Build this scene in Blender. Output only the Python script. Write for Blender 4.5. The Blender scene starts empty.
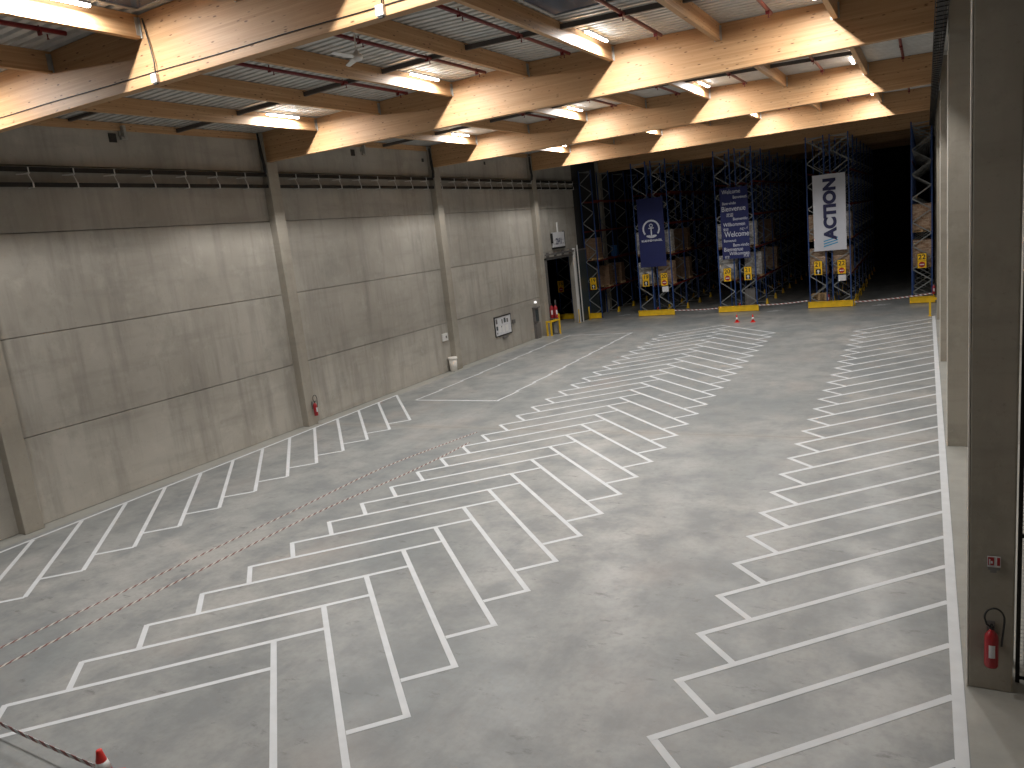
import bpy, bmesh, math, random
from mathutils import Vector, Matrix
random.seed(7)
C = bpy.context.scene.collection
PI = math.pi

# ------------------------------------------------------------------ helpers
def bx(bm, x0, x1, y0, y1, z0, z1, mi=0):
    v = [bm.verts.new(p) for p in ((x0,y0,z0),(x1,y0,z0),(x1,y1,z0),(x0,y1,z0),(x0,y0,z1),(x1,y0,z1),(x1,y1,z1),(x0,y1,z1))]
    fs = []
    for q in ((3,2,1,0),(4,5,6,7),(0,1,5,4),(1,2,6,5),(2,3,7,6),(3,0,4,7)):
        f = bm.faces.new([v[i] for i in q]); f.material_index = mi; fs.append(f)
    return fs

def ring(c, ax, r, n):
    ax = Vector(ax).normalized()
    u = ax.orthogonal().normalized(); w = ax.cross(u)
    return [Vector(c) + r*(math.cos(2*PI*i/n)*u + math.sin(2*PI*i/n)*w) for i in range(n)]

def tube(bm, pts, r, n=8, mi=0, smooth=True):
    pts = [Vector(p) for p in pts]
    rs = r if isinstance(r, (list, tuple)) else [r]*len(pts)
    prev = None; u = None
    for i, p in enumerate(pts):
        if i == 0: d = pts[1]-pts[0]
        elif i == len(pts)-1: d = pts[-1]-pts[-2]
        else: d = (pts[i+1]-pts[i]).normalized() + (pts[i]-pts[i-1]).normalized()
        d.normalize()
        if u is None: u = d.orthogonal().normalized()
        else:
            u = (u - d*u.dot(d))
            u = u.normalized() if u.length > 1e-6 else d.orthogonal().normalized()
        w = d.cross(u)
        vs = [bm.verts.new(p + rs[i]*(math.cos(2*PI*k/n)*u + math.sin(2*PI*k/n)*w)) for k in range(n)]
        if prev:
            for k in range(n):
                f = bm.faces.new((prev[k], prev[(k+1)%n], vs[(k+1)%n], vs[k])); f.material_index = mi; f.smooth = smooth
        else:
            f = bm.faces.new(vs[::-1]); f.material_index = mi
        prev = vs
    f = bm.faces.new(prev); f.material_index = mi

def bar(bm, a, b, w, h=None, mi=0):
    """rectangular bar from a to b"""
    a = Vector(a); b = Vector(b); h = h or w
    d = (b-a).normalized()
    up = Vector((0,0,1)) if abs(d.z) < .95 else Vector((0,1,0))
    s = d.cross(up).normalized()*w/2; t = s.cross(d).normalized()*h/2
    A = [bm.verts.new(a+i*s+j*t) for i, j in ((-1,-1),(1,-1),(1,1),(-1,1))]
    B = [bm.verts.new(b+i*s+j*t) for i, j in ((-1,-1),(1,-1),(1,1),(-1,1))]
    for k in range(4):
        bm.faces.new((A[k], A[(k+1)%4], B[(k+1)%4], B[k])).material_index = mi
    bm.faces.new(A[::-1]).material_index = mi; bm.faces.new(B).material_index = mi

def lathe(bm, prof, c=(0,0,0), n=20, mi=0):
    prev = None
    for r, z in prof:
        vs = [bm.verts.new((c[0]+r*math.cos(2*PI*i/n), c[1]+r*math.sin(2*PI*i/n), c[2]+z)) for i in range(n)]
        if prev:
            for k in range(n):
                f = bm.faces.new((prev[k], prev[(k+1)%n], vs[(k+1)%n], vs[k])); f.smooth = True; f.material_index = mi
        else: bm.faces.new(vs[::-1]).material_index = mi
        prev = vs
    bm.faces.new(prev).material_index = mi

def obj(name, bm, mat, parent=None, bevel=0, loc=None):
    bmesh.ops.recalc_face_normals(bm, faces=bm.faces[:])
    me = bpy.data.meshes.new(name); bm.to_mesh(me); bm.free()
    for m in (mat if isinstance(mat, (list, tuple)) else [mat]): me.materials.append(m)
    o = bpy.data.objects.new(name, me); C.objects.link(o)
    if parent: o.parent = parent
    if loc: o.location = loc
    if bevel:
        b = o.modifiers.new('bevel', 'BEVEL'); b.width = bevel; b.segments = 2; b.limit_method = 'ANGLE'
    return o

def tag(o, label=None, cat=None, group=None, kind=None):
    if label: o['label'] = label
    if cat: o['category'] = cat
    if group: o['group'] = group
    if kind: o['kind'] = kind
    return o

def thing(name, label, cat, loc=(0,0,0), rz=0, group=None):
    o = bpy.data.objects.new(name, None); C.objects.link(o)
    o.location = loc; o.rotation_euler = (0,0,rz); o.empty_display_size = .2
    return tag(o, label, cat, group)

def dup(root, loc, rz=None, label=None, group=None):
    r = root.copy(); C.objects.link(r); r.location = loc
    if rz is not None: r.rotation_euler = (0,0,rz)
    if label: r['label'] = label
    if group: r['group'] = group
    for ch in list(root.children):
        c = ch.copy(); C.objects.link(c); c.parent = r
        for g in list(ch.children):
            d = g.copy(); C.objects.link(d); d.parent = c
    return r

def B(): return bmesh.new()
ORD = ['first','second','third','fourth','fifth','sixth','seventh','eighth','ninth','tenth','eleventh','twelfth']

# ------------------------------------------------------------------ materials
def newmat(name):
    m = bpy.data.materials.new(name); m.use_nodes = True
    nt = m.node_tree; nt.nodes.clear()
    out = nt.nodes.new('ShaderNodeOutputMaterial'); p = nt.nodes.new('ShaderNodeBsdfPrincipled')
    nt.links.new(p.outputs[0], out.inputs[0])
    return m, nt, p

def plain(name, col, rough=.5, metal=0, noise=.12, scale=6, spec=.5):
    m, nt, p = newmat(name); N = nt.nodes.new; L = nt.links.new
    tc = N('ShaderNodeTexCoord'); nz = N('ShaderNodeTexNoise'); nz.inputs['Scale'].default_value = scale
    nz.inputs['Detail'].default_value = 4
    L(tc.outputs['Object'], nz.inputs['Vector'])
    r = N('ShaderNodeValToRGB'); L(nz.outputs['Fac'], r.inputs[0])
    r.color_ramp.elements[0].position = .3; r.color_ramp.elements[1].position = .7
    r.color_ramp.elements[0].color = tuple(c*(1-noise) for c in col)+(1,)
    r.color_ramp.elements[1].color = tuple(min(1, c*(1+noise)) for c in col)+(1,)
    L(r.outputs[0], p.inputs['Base Color'])
    p.inputs['Roughness'].default_value = rough; p.inputs['Metallic'].default_value = metal
    p.inputs['Specular IOR Level'].default_value = spec
    return m

def mixc(nt, fac, a, b, mode='MIX'):
    n = nt.nodes.new('ShaderNodeMix'); n.data_type = 'RGBA'; n.blend_type = mode
    for i, v in ((0, fac), (6, a), (7, b)):
        if isinstance(v, (int, float)): n.inputs[i].default_value = v
        elif isinstance(v, tuple): n.inputs[i].default_value = v if len(v) == 4 else v+(1,)
        else: nt.links.new(v, n.inputs[i])
    return n.outputs[2]

def mth(nt, op, a, b=0, c=None, clamp=False):
    n = nt.nodes.new('ShaderNodeMath'); n.operation = op; n.use_clamp = clamp
    for i, v in enumerate((a, b, c)):
        if v is None: continue
        if isinstance(v, (int, float)): n.inputs[i].default_value = v
        else: nt.links.new(v, n.inputs[i])
    return n.outputs[0]

def noise(nt, vec, scale, detail=4, rough=.5, mul=(1,1,1)):
    mp = nt.nodes.new('ShaderNodeMapping'); mp.inputs['Scale'].default_value = mul
    nt.links.new(vec, mp.inputs[0])
    n = nt.nodes.new('ShaderNodeTexNoise'); n.inputs['Scale'].default_value = scale
    n.inputs['Detail'].default_value = detail; n.inputs['Roughness'].default_value = rough
    nt.links.new(mp.outputs[0], n.inputs['Vector'])
    return n.outputs['Fac']

def mrange(nt, v, a, b, c=0, d=1, smooth=False):
    n = nt.nodes.new('ShaderNodeMapRange'); n.clamp = True
    if smooth: n.interpolation_type = 'SMOOTHSTEP'
    nt.links.new(v, n.inputs[0])
    for i, x in enumerate((a, b, c, d)): n.inputs[i+1].default_value = x
    return n.outputs[0]

def floor_mat():
    m, nt, p = newmat('polished_concrete')
    tc = nt.nodes.new('ShaderNodeTexCoord'); V = tc.outputs['Object']
    sp = nt.nodes.new('ShaderNodeSeparateXYZ'); nt.links.new(V, sp.inputs[0])
    big = noise(nt, V, .16, 4, .55); mid = noise(nt, V, .8, 6, .62); fine = noise(nt, V, 7, 5, .65)
    streak = noise(nt, V, .5, 6, .65, (1, .35, 1))
    c = mixc(nt, mrange(nt, big, .38, .62), (.262,.278,.281), (.392,.384,.368))
    c = mixc(nt, mrange(nt, mid, .40, .62, 0, .8), c, (.200,.213,.218))
    c = mixc(nt, mrange(nt, streak, .52, .72, 0, .55), c, (.44,.43,.415))
    c = mixc(nt, mrange(nt, fine, .45, .75, 0, .45), c, (.21,.21,.20))
    # dark scuffs
    sc = noise(nt, V, 1.5, 8, .72, (1, 2.2, 1))
    c = mixc(nt, mrange(nt, sc, .59, .70, 0, .7), c, (.11,.11,.105))
    # rusty-pink bloom patches
    pk = noise(nt, V, .33, 3, .5, (1,.8,1))
    c = mixc(nt, mrange(nt, pk, .58, .72, 0, .35), c, (.37,.315,.285))
    # unpolished dusty margins along both long walls
    mg = mth(nt, 'MAXIMUM', mth(nt, 'LESS_THAN', sp.outputs[0], -22.75), mth(nt, 'GREATER_THAN', sp.outputs[0], .47))
    c = mixc(nt, mth(nt, 'MULTIPLY', mg, .6), c, (.36,.345,.30))
    # slab joints across the hall every 12 m, slightly dirty
    yy = mth(nt, 'ADD', sp.outputs[1], mth(nt, 'MULTIPLY', noise(nt, V, .7, 2), .03))
    j = mth(nt, 'ABSOLUTE', mth(nt, 'SUBTRACT', mth(nt, 'SUBTRACT', yy, 23.87), 0))
    jl = mrange(nt, j, .015, .05, .6, 0)
    c = mixc(nt, jl, c, (.16,.14,.12))
    jw = mrange(nt, j, .05, .5, .22, 0, True)
    c = mixc(nt, jw, c, (.40,.35,.30))
    nt.links.new(c, p.inputs['Base Color'])
    r = mth(nt, 'ADD', mrange(nt, mid, .3, .7, .30, .46), mth(nt, 'MULTIPLY', mg, .25))
    nt.links.new(r, p.inputs['Roughness'])
    p.inputs['Specular IOR Level'].default_value = .5
    b = nt.nodes.new('ShaderNodeBump'); b.inputs['Strength'].default_value = .05; b.inputs['Distance'].default_value = .02
    nt.links.new(fine, b.inputs['Height']); nt.links.new(b.outputs[0], p.inputs['Normal'])
    return m

def wall_mat(name, a, b_, streaks=.5):
    m, nt, p = newmat(name)
    tc = nt.nodes.new('ShaderNodeTexCoord'); V = tc.outputs['Object']
    big = noise(nt, V, .35, 4, .55); mid = noise(nt, V, 1.6, 6, .6)
    st = noise(nt, V, 2.2, 5, .6, (1,1,.10)); horiz = noise(nt, V, .9, 5, .6, (.3,.3,2.2)); fine = noise(nt, V, 14, 4, .6)
    c = mixc(nt, mrange(nt, big, .35, .65), a, b_)
    c = mixc(nt, mrange(nt, st, .48, .75, 0, streaks), c, tuple(x*.55 for x in a))
    c = mixc(nt, mrange(nt, horiz, .52, .75, 0, .45), c, tuple(x*.68 for x in a))
    c = mixc(nt, mrange(nt, mid, .55, .75, 0, .35), c, tuple(min(1, x*1.28) for x in b_))
    blot = noise(nt, V, .55, 8, .7, (1,1,.8))
    c = mixc(nt, mrange(nt, blot, .54, .68, 0, .4), c, (a[0]*.60, a[1]*.64, a[2]*.62))
    eff = noise(nt, V, 1.1, 9, .75, (1,1,.7))
    c = mixc(nt, mrange(nt, eff, .60, .72, 0, .35), c, tuple(min(1, x*1.35) for x in b_))
    c = mixc(nt, mrange(nt, fine, .62, .78, 0, .4), c, tuple(x*.5 for x in a))
    at = nt.nodes.new('ShaderNodeAttribute'); at.attribute_name = 'tone'
    c = mixc(nt, mth(nt, 'MULTIPLY', at.outputs['Fac'], .30), c, tuple(x*.55 for x in a))
    nt.links.new(c, p.inputs['Base Color']); p.inputs['Roughness'].default_value = .85
    b = nt.nodes.new('ShaderNodeBump'); b.inputs['Strength'].default_value = .15; b.inputs['Distance'].default_value = .02
    nt.links.new(mid, b.inputs['Height']); nt.links.new(b.outputs[0], p.inputs['Normal'])
    return m

def wood_mat():
    """glued laminated spruce: length along local X, laminations stacked in Z"""
    m, nt, p = newmat('glulam_spruce')
    tc = nt.nodes.new('ShaderNodeTexCoord'); V = tc.outputs['Object']
    sp = nt.nodes.new('ShaderNodeSeparateXYZ'); nt.links.new(V, sp.inputs[0])
    lam = mth(nt, 'FLOOR', mth(nt, 'DIVIDE', sp.outputs[2], .045))
    # per-board shift so the grain breaks at every glue line
    cb = nt.nodes.new('ShaderNodeCombineXYZ')
    nt.links.new(mth(nt, 'ADD', sp.outputs[0], mth(nt, 'MULTIPLY', lam, 3.71)), cb.inputs[0])
    nt.links.new(sp.outputs[1], cb.inputs[1]); nt.links.new(sp.outputs[2], cb.inputs[2])
    W = cb.outputs[0]
    board = noise(nt, W, 1, 0, .5, (.30,.2,6)); grain = noise(nt, W, 1, 6, .65, (1.2,6,60)); wide = noise(nt, V, .4, 3)
    c = mixc(nt, mrange(nt, board, .3, .7), (.44,.262,.130), (.56,.355,.195))
    c = mixc(nt, mrange(nt, grain, .42, .72, 0, .5), c, (.36,.18,.07))
    c = mixc(nt, mrange(nt, wide, .4, .65, 0, .25), c, (.52,.27,.11))
    # knots
    mp = nt.nodes.new('ShaderNodeMapping'); mp.inputs['Scale'].default_value = (4.0,3,13)
    nt.links.new(W, mp.inputs[0])
    vo = nt.nodes.new('ShaderNodeTexVoronoi'); vo.inputs['Scale'].default_value = 1; nt.links.new(mp.outputs[0], vo.inputs['Vector'])
    sel = nt.nodes.new('ShaderNodeSeparateColor'); nt.links.new(vo.outputs['Color'], sel.inputs[0])
    kn = mth(nt, 'MULTIPLY', mrange(nt, vo.outputs['Distance'], .12, .25, .9, 0), mth(nt, 'GREATER_THAN', sel.outputs[0], .55))
    c = mixc(nt, kn, c, (.11,.045,.018))
    gl = mrange(nt, mth(nt, 'PINGPONG', sp.outputs[2], .0225), 0, .0028, .28, 0)
    c = mixc(nt, gl, c, (.30,.17,.08))
    nt.links.new(c, p.inputs['Base Color']); p.inputs['Roughness'].default_value = .52
    p.inputs['Specular IOR Level'].default_value = .35
    return m

def stripe_mat(name, a, b_, axis, period, slant=0, slax=2):
    m, nt, p = newmat(name)
    tc = nt.nodes.new('ShaderNodeTexCoord'); sp = nt.nodes.new('ShaderNodeSeparateXYZ'); nt.links.new(tc.outputs['Object'], sp.inputs[0])
    v = mth(nt, 'ADD', sp.outputs[axis], mth(nt, 'MULTIPLY', sp.outputs[slax], slant))
    f = mth(nt, 'GREATER_THAN', mth(nt, 'FRACT', mth(nt, 'DIVIDE', v, period)), .5)
    nt.links.new(mixc(nt, f, a, b_), p.inputs['Base Color']); p.inputs['Roughness'].default_value = .5
    return m

def emit_mat(name, col, s):
    m = bpy.data.materials.new(name); m.use_nodes = True; nt = m.node_tree; nt.nodes.clear()
    o = nt.nodes.new('ShaderNodeOutputMaterial'); e = nt.nodes.new('ShaderNodeEmission')
    e.inputs[0].default_value = col+(1,); e.inputs[1].default_value = s
    nt.links.new(e.outputs[0], o.inputs[0]); return m

def wrap_mat(name, a, b_, scale=3):
    m, nt, p = newmat(name)
    tc = nt.nodes.new('ShaderNodeTexCoord'); V = tc.outputs['Object']
    n1 = noise(nt, V, scale, 5, .65, (1,1,2.5)); n2 = noise(nt, V, scale*4, 4, .6, (1,1,.5))
    c = mixc(nt, mrange(nt, n1, .42, .6), a, b_)
    c = mixc(nt, mrange(nt, n2, .55, .7, 0, .6), c, tuple(min(1, x*1.5) for x in b_))  # brighter patches put the film's highlights into the colour
    nt.links.new(c, p.inputs['Base Color']); p.inputs['Roughness'].default_value = .3
    return m

M = dict(
 floor=floor_mat(),
 wall=wall_mat('precast_wall_concrete', (.372,.345,.300), (.465,.435,.385), .55),
 column=wall_mat('column_concrete', (.33,.30,.25), (.385,.35,.295), .25),
 wood=wood_mat(),
 deck=plain('galvanised_deck', (.60,.61,.60), .45, .35, .10, 3),
 galv=plain('galvanised_steel', (.42,.42,.40), .45, .5),
 steel=plain('grey_brown_strut', (.105,.092,.085), .5, .3),
 white=plain('white_marking_paint', (.66,.675,.695), .5, 0, .06, 3),
 whitep=plain('white_plastic', (.75,.74,.72), .45, 0, .03),
 cream=plain('cream_plastic', (.80,.76,.70), .5, 0, .03),
 black=plain('black_rubber', (.018,.018,.018), .5, 0, .2),
 darkrail=plain('dark_rail', (.012,.011,.010), .55, .3, .2),
 red=plain('red_paint', (.33,.012,.018), .35, 0, .08),
 cone=plain('cone_red', (.80,.035,.025), .45, 0, .08),
 pipe=plain('sprinkler_red', (.15,.010,.013), .45, 0, .15),
 yellow=plain('safety_yellow', (.80,.50,.015), .45, 0, .12, 3),
 yline=plain('sign_yellow', (.90,.53,.01), .5, 0, .03),
 blue=plain('upright_blue', (.018,.055,.19), .45, 0, .12),
 orange=plain('load_beam_red', (.17,.016,.009), .5, 0, .15),
 navy=plain('banner_navy', (.009,.015,.098), .7, 0, .12, 1.5),
 bwhite=plain('banner_white', (.56,.57,.63), .7, 0, .04, 1.5),
 letter=plain('white_lettering', (.62,.64,.72), .7, 0, .02),
 ink=plain('dark_blue_lettering', (.012,.014,.07), .6, 0, .02),
 cyan=plain('light_blue_stripe', (.05,.30,.52), .6, 0, .02),
 pallet=plain('pallet_wood', (.42,.28,.15), .8, 0, .25, 8),
 glassd=plain('night_skylight', (.05,.07,.11), .15, 0, .1),
 grey=plain('grey_metal', (.17,.16,.155), .5, .2),
 greyd=plain('door_leaf_grey', (.05,.065,.07), .5, .1),
 dark=plain('wall_shade_dark', (.03,.03,.032), .9),  # near-black wall colour, stands in for shade and limits bounced light
 brace=plain('brace_steel', (.24,.25,.25), .5, .3),
 paper=plain('paper', (.66,.66,.68), .7, 0, .05),
 drum=plain('blue_drum', (.03,.12,.32), .4),
 tape=stripe_mat('red_white_tape', (.55,.53,.49), (.20,.075,.065), 1, .26, 2.2, 0),
 tapez=stripe_mat('red_white_barrier_tape', (.82,.81,.80), (.36,.13,.12), 0, .30, 1.6, 2),
 wrapw=wrap_mat('shrink_wrapped_white', (.28,.25,.23), (.56,.55,.55)),
 wrapb=wrap_mat('shrink_wrapped_cartons', (.22,.12,.065), (.38,.28,.20)),
 carton=wrap_mat('plain_cartons', (.15,.09,.055), (.19,.12,.075)),
 lamp=emit_mat('lamp_diffuser', (1.0,.97,.93), 26),
)

# ------------------------------------------------------------------ setting
H = 7.0
WX = -23.45           # inner face of the long left wall
YB, YE = -9.0, 96.0
def roofz(x, y):     # underside of deck
    return 12.43 - .027*abs(x+11.2) + .0075*(y-23.4)

b = B(); bx(b, -40, 6, YB-1, YE+1, -.3, 0); tag(obj('floor', b, M['floor']), kind='structure')

# left wall of precast panels, with an opening for the sliding door
DY0, DY1, DZ = 48.55, 53.45, 5.1
b = B(); tone = b.faces.layers.float.new('tone')
zs = [0, 2.70, 5.65, 8.64, 10.60, 13.2]
cols_y = [-.6, 11.4, 23.4, 35.4, 47.2, 59.4, 71.4, 83.4]
edges = [YB] + [y+.3 for y in cols_y] + [YE]
spans = list(zip(edges[:-1], edges[1:]))
def panel(y0, y1, z0, z1, t, g=.012):
    for f in bx(b, WX-.22, WX, y0+g, y1-g, z0+g, z1-g): f[tone] = t
for y0, y1 in spans:
    if y0 > 54.5: continue
    y1 = min(y1, 54.5)
    for k in range(5):
        z0, z1 = zs[k], zs[k+1]; t = random.random()
        if y0 < DY0 < y1:
            if z1 <= DZ: panel(y0, DY0, z0, z1, t); panel(DY1, y1, z0, z1, t)
            elif z0 < DZ: panel(y0, DY0, z0, z1, t); panel(DY0, DY1, DZ, z1, t, 0.0); panel(DY1, y1, z0, z1, t)
            else: panel(y0, y1, z0, z1, t)
        else: panel(y0, y1, z0, z1, t)
for f in bx(b, WX-.35, WX-.17, YB, DY0, 0, 13.2) + bx(b, WX-.35, WX-.17, DY1, 54.5, 0, 13.2) + bx(b, WX-.35, WX-.17, DY0, DY1, DZ, 13.2): f[tone] = 1
tag(obj('wall_left', b, M['wall'], bevel=.008), kind='structure')
b = B(); bx(b, WX-.35, WX-.05, 54.5, YE, 0, 13.2); tag(obj('wall_left_far', b, M['dark']), kind='structure')  # near-black colour stands in for darkness on the unlit far wall
b = B(); bx(b, 3.6, 3.8, YB, YE, 0, 13.2); tag(obj('wall_right', b, M['wall']), kind='structure')
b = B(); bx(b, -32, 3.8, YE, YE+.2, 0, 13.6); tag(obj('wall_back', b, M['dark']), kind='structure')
b = B(); bx(b, WX-.35, 3.8, YB-.2, YB, 0, 13.2); tag(obj('wall_front', b, M['dark']), kind='structure')  # unseen end wall, coloured near-black to cut bounce onto the nearest column
# small dark hall beyond the door opening
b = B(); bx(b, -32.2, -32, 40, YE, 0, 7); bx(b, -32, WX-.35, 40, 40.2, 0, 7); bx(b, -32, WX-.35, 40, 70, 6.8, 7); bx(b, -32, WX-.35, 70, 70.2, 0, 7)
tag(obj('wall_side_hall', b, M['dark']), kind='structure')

# ceiling : trapezoidal deck, ribs running across the hall
b = B()
prof = []
y = YB
while y < YE:
    prof += [(y, 0), (y+.16, 0), (y+.19, .09), (y+.27, .09)]; y += .30
xs = [WX-.3, -11.2, 3.8]
rows = [[b.verts.new((x, yy, roofz(x, yy)+dz)) for yy, dz in prof] for x in xs]
top = [[b.verts.new((x, yy, roofz(x, yy)+.25)) for yy in (YB, YE)] for x in xs]
for i in range(2):
    for k in range(len(prof)-1):
        b.faces.new((rows[i][k], rows[i][k+1], rows[i+1][k+1], rows[i+1][k]))
    b.faces.new((top[i][0], top[i][1], top[i+1][1], top[i+1][0]))
tag(obj('ceiling', b, M['deck']), kind='structure')

# skylights (night sky behind)
for n, (x0, x1, y0, y1) in enumerate(((-8.1, -5.3, 15.9, 18.6), (-13.9, -11.4, 9.0, 11.2))):
    z = (roofz(x0, y0)+roofz(x1, y1))/2-.05
    f = B()
    for q in ((x0,x1,y0,y0+.08),(x0,x1,y1-.08,y1),(x0,x0+.08,y0+.08,y1-.08),(x1-.08,x1,y0+.08,y1-.08)): bx(f, *q, z-.02, z+.12)
    w = tag(obj('window_%d' % (n+1), f, M['galv']), kind='structure')
    g = B(); bx(g, x0+.08, x1-.08, y0+.08, y1-.08, z+.0, z+.03); obj('glazing', g, M['glassd'], w)

# ------------------------------------------------------------------ columns
names_l = ['behind the viewpoint', 'nearest the camera at the left edge', 'with the fire extinguisher', 'with the cream bin at its foot', 'beside the sliding door opening', 'beside the rack of aisle 19']
for i, yc in enumerate(cols_y[:6]):
    z1 = 10.97+.008*(yc-23.4)
    if yc == 11.4: yc += .09
    b = B(); bx(b, WX-.02, WX+.34, yc-.08, yc+.49, 0, z1-.03); bx(b, WX-.02, WX+.27, yc-.06, yc+.47, z1-.03, 12.1)
    tag(obj('concrete_column', b, M['column'], bevel=.02), 'grey concrete column on the long left wall, the one '+names_l[i], 'column')
rn = ['behind the viewpoint', 'with the fire extinguisher and sign, nearest on the right', 'right behind the nearest one on the right', 'third from the camera on the right', 'fourth from the camera, by the yellow rail on the right', 'in the dark right of the last rack']
for i, yc in enumerate(cols_y[:6]):
    yy = yc + (.05 if i == 1 else .02 if i == 2 else .3 if i == 3 else .5 if i == 4 else 0)
    b = B(); bx(b, .51, 1.04, yy, yy+.6, 0, 12.05)
    tag(obj('concrete_column', b, M['column'], bevel=.018), 'tall grey concrete column '+rn[i], 'column')

# ------------------------------------------------------------------ roof beams and purlins
bay = {-1: 'behind the viewpoint', 0: 'in front of the nearest main beam', 1: 'between the first and second main beams', 2: 'between the second and third main beams',
       3: 'between the third and fourth main beams', 4: 'between the fourth and fifth main beams', 5: 'beyond the fifth main beam above the racks'}
beam_bot = {-1: 10.8, 0: 10.88, 1: 10.95, 2: 11.06, 3: 11.15, 4: 11.2, 5: 11.3, 6: 11.4}
bl = {-1: 'behind the viewpoint', 0: 'nearest the camera, with the black cable along it', 1: 'second from the camera', 2: 'third from the camera', 3: 'fourth from the camera, the last brightly lit', 4: 'fifth from the camera, dark in front of the racks', 5: 'far back above the dark racks', 6: 'last and farthest above the dark racks'}
for k in range(-1, 7):
    y0 = 11.4+12*k; z0 = beam_bot[k]
    b = B(); xl, xr = WX+.29, .47
    # side outline follows the shallow roof pitch
    P = [(xl, z0), (xr, z0), (xr, roofz(xr, y0)-.01), (-11.2, roofz(-11.2, y0)-.01), (xl, roofz(xl, y0)-.01)]
    F = [b.verts.new((x+11.2, 0, z-z0)) for x, z in P]; K = [b.verts.new((x+11.2, .24, z-z0)) for x, z in P]
    b.faces.new(F); b.faces.new(K[::-1])
    for i in range(5): b.faces.new((F[i], F[(i+1)%5], K[(i+1)%5], K[i]))
    o = obj('roof_beam', b, M['wood'], loc=(-11.2, y0, z0), bevel=.012)
    tag(o, 'deep glued laminated timber roof beam across the hall, '+bl[k], 'beam')
px = [-23.45, -20.37, -17.35, -14.23, -11.3, -8.4, -5.18, -2.1, .62+.5]
for k in range(-1, 7):
    ya, yb = 11.64+12*(k-1), 11.4+12*k
    if k == -1: ya = YB
    L = yb-ya
    for n, x in enumerate(px):
        if k > 5: continue
        zb = roofz(x, ya)-(.26 if n == 0 else .47)
        rt = thing('roof_purlin', 'timber roof purlin, %s from the left wall, %s' % (ORD[n], bay[min(k, 5)]), 'purlin', (x, ya, zb), PI/2)
        slope = .0075
        b = B(); bx(b, 0, L, -.07, .07, 0, .25 if n == 0 else .46)
        for v in b.verts: v.co.z += slope*v.co.x
        obj('timber', b, M['wood'], rt, bevel=.006)
        if k < 4:
            for xx, s in ((L-.02, -1), (.02, 1)):
                h = B(); bx(h, min(xx, xx+s*-.0)-.008, xx+.008, -.11, .11, .0, .40)
                bx(h, min(xx, xx+s*.10), max(xx, xx+s*.10), .071, .082, .05, .40); bx(h, min(xx, xx+s*.10), max(xx, xx+s*.10), -.082, -.071, .05, .40)
                for v in h.verts: v.co.z += slope*v.co.x
                obj('hanger_plate', h, M['galv'], rt)

# ------------------------------------------------------------------ strip lamps
lampx = [-20.02, -13.88, -8.05, -2.45]
first = None
for k in range(0, 4):
    for n, x in enumerate(lampx):
        if k == 0 and n == 3: continue
        y0 = 8.6+12*k; z = roofz(x, y0)-.15
        lab = 'white strip lamp, %s from the left, %s' % (ORD[n], bay[k])
        if first is None:
            rt = thing('strip_lamp', lab, 'lamp', (x, y0, z), 0, 'strip lamps between the purlins')
            b = B(); bx(b, -.045, .045, 0, 1.55, .035, .095); obj('housing', b, M['whitep'], rt, bevel=.005)
            b = B(); bx(b, -.04, .04, .02, 1.53, -.01, .035); obj('diffuser', b, M['lamp'], rt)
            for yy in (.2, 1.35):
                b = B(); tube(b, [(0, yy, .09), (0, yy, .14)], .008, 6); obj('suspension_rod', b, M['galv'], rt)
            li = bpy.data.lights.new('lamp_light', 'AREA'); li.shape = 'RECTANGLE'; li.size = .07; li.size_y = 1.5; li.energy = 390
            li.color = (1,.975,.94); li.spread = PI
            lo_ = bpy.data.objects.new('lamp_light', li); C.objects.link(lo_); lo_.parent = rt; lo_.location = (0, .775, -.016)
            first = rt
        else: dup(first, (x, y0, z), label=lab)

# ------------------------------------------------------------------ sprinkler pipes and struts
pipex = [-15.5, -12.4, -9.45, -6.6, -3.6, -.75]
for k in range(0, 4):
    for n, x in enumerate(pipex):
        y1 = 11.4+12*k-.75; y0 = y1-10.4; z = roofz(x, y0)-.17
        rt = thing('sprinkler_pipe', 'dark red sprinkler pipe, %s from the left, %s' % (ORD[n], bay[k]), 'pipe', (x, y0, z))
        b = B(); tube(b, [(0,0,0), (0,10.4,.078)], .05, 10); obj('main_run', b, M['pipe'], rt)
        for q, yy in enumerate((1.2, 4.2, 7.2, 10.0)):
            b = B(); tube(b, [(0,yy,.0), (0,yy,-.09)], .014, 6); tube(b, [(0,yy,-.09), (0,yy,-.105)], .026, 8); obj('sprinkler_head', b, M['pipe'], rt)
            b = B(); bx(b, -.012, .012, yy-.162, yy-.138, .0, .14); bx(b, -.05, .05, yy-.17, yy-.13, -.05, .05); obj('clamp', b, M['pipe'], rt)
for k in range(0, 4):
    for n in range(len(px)-2):
        xa, xb = px[n]+.07, px[n+1]-.07; y0 = 7.55+12*k
        za, zb = roofz(xa, y0)-.14, roofz(xb, y0)-.14
        b = B(); bar(b, (xa, y0, za), (xb, y0, zb), .09, .13)
        tag(obj('roof_strut', b, M['steel']), 'dark strut, purlins %s to %s from left, %s' % (ORD[n], ORD[n+1], bay[k].replace('first and second','first two').replace('in front of','before').replace(' main','')), 'strut')
for y0 in (15.6,):
    b = B(); bar(b, (px[0]+.07, y0, 12.0), (px[1]-.07, y0, 12.05), .09, .09)
    tag(obj('roof_strut', b, M['steel']), 'extra dark steel strut beside the left wall in the second bay', 'strut')

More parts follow.
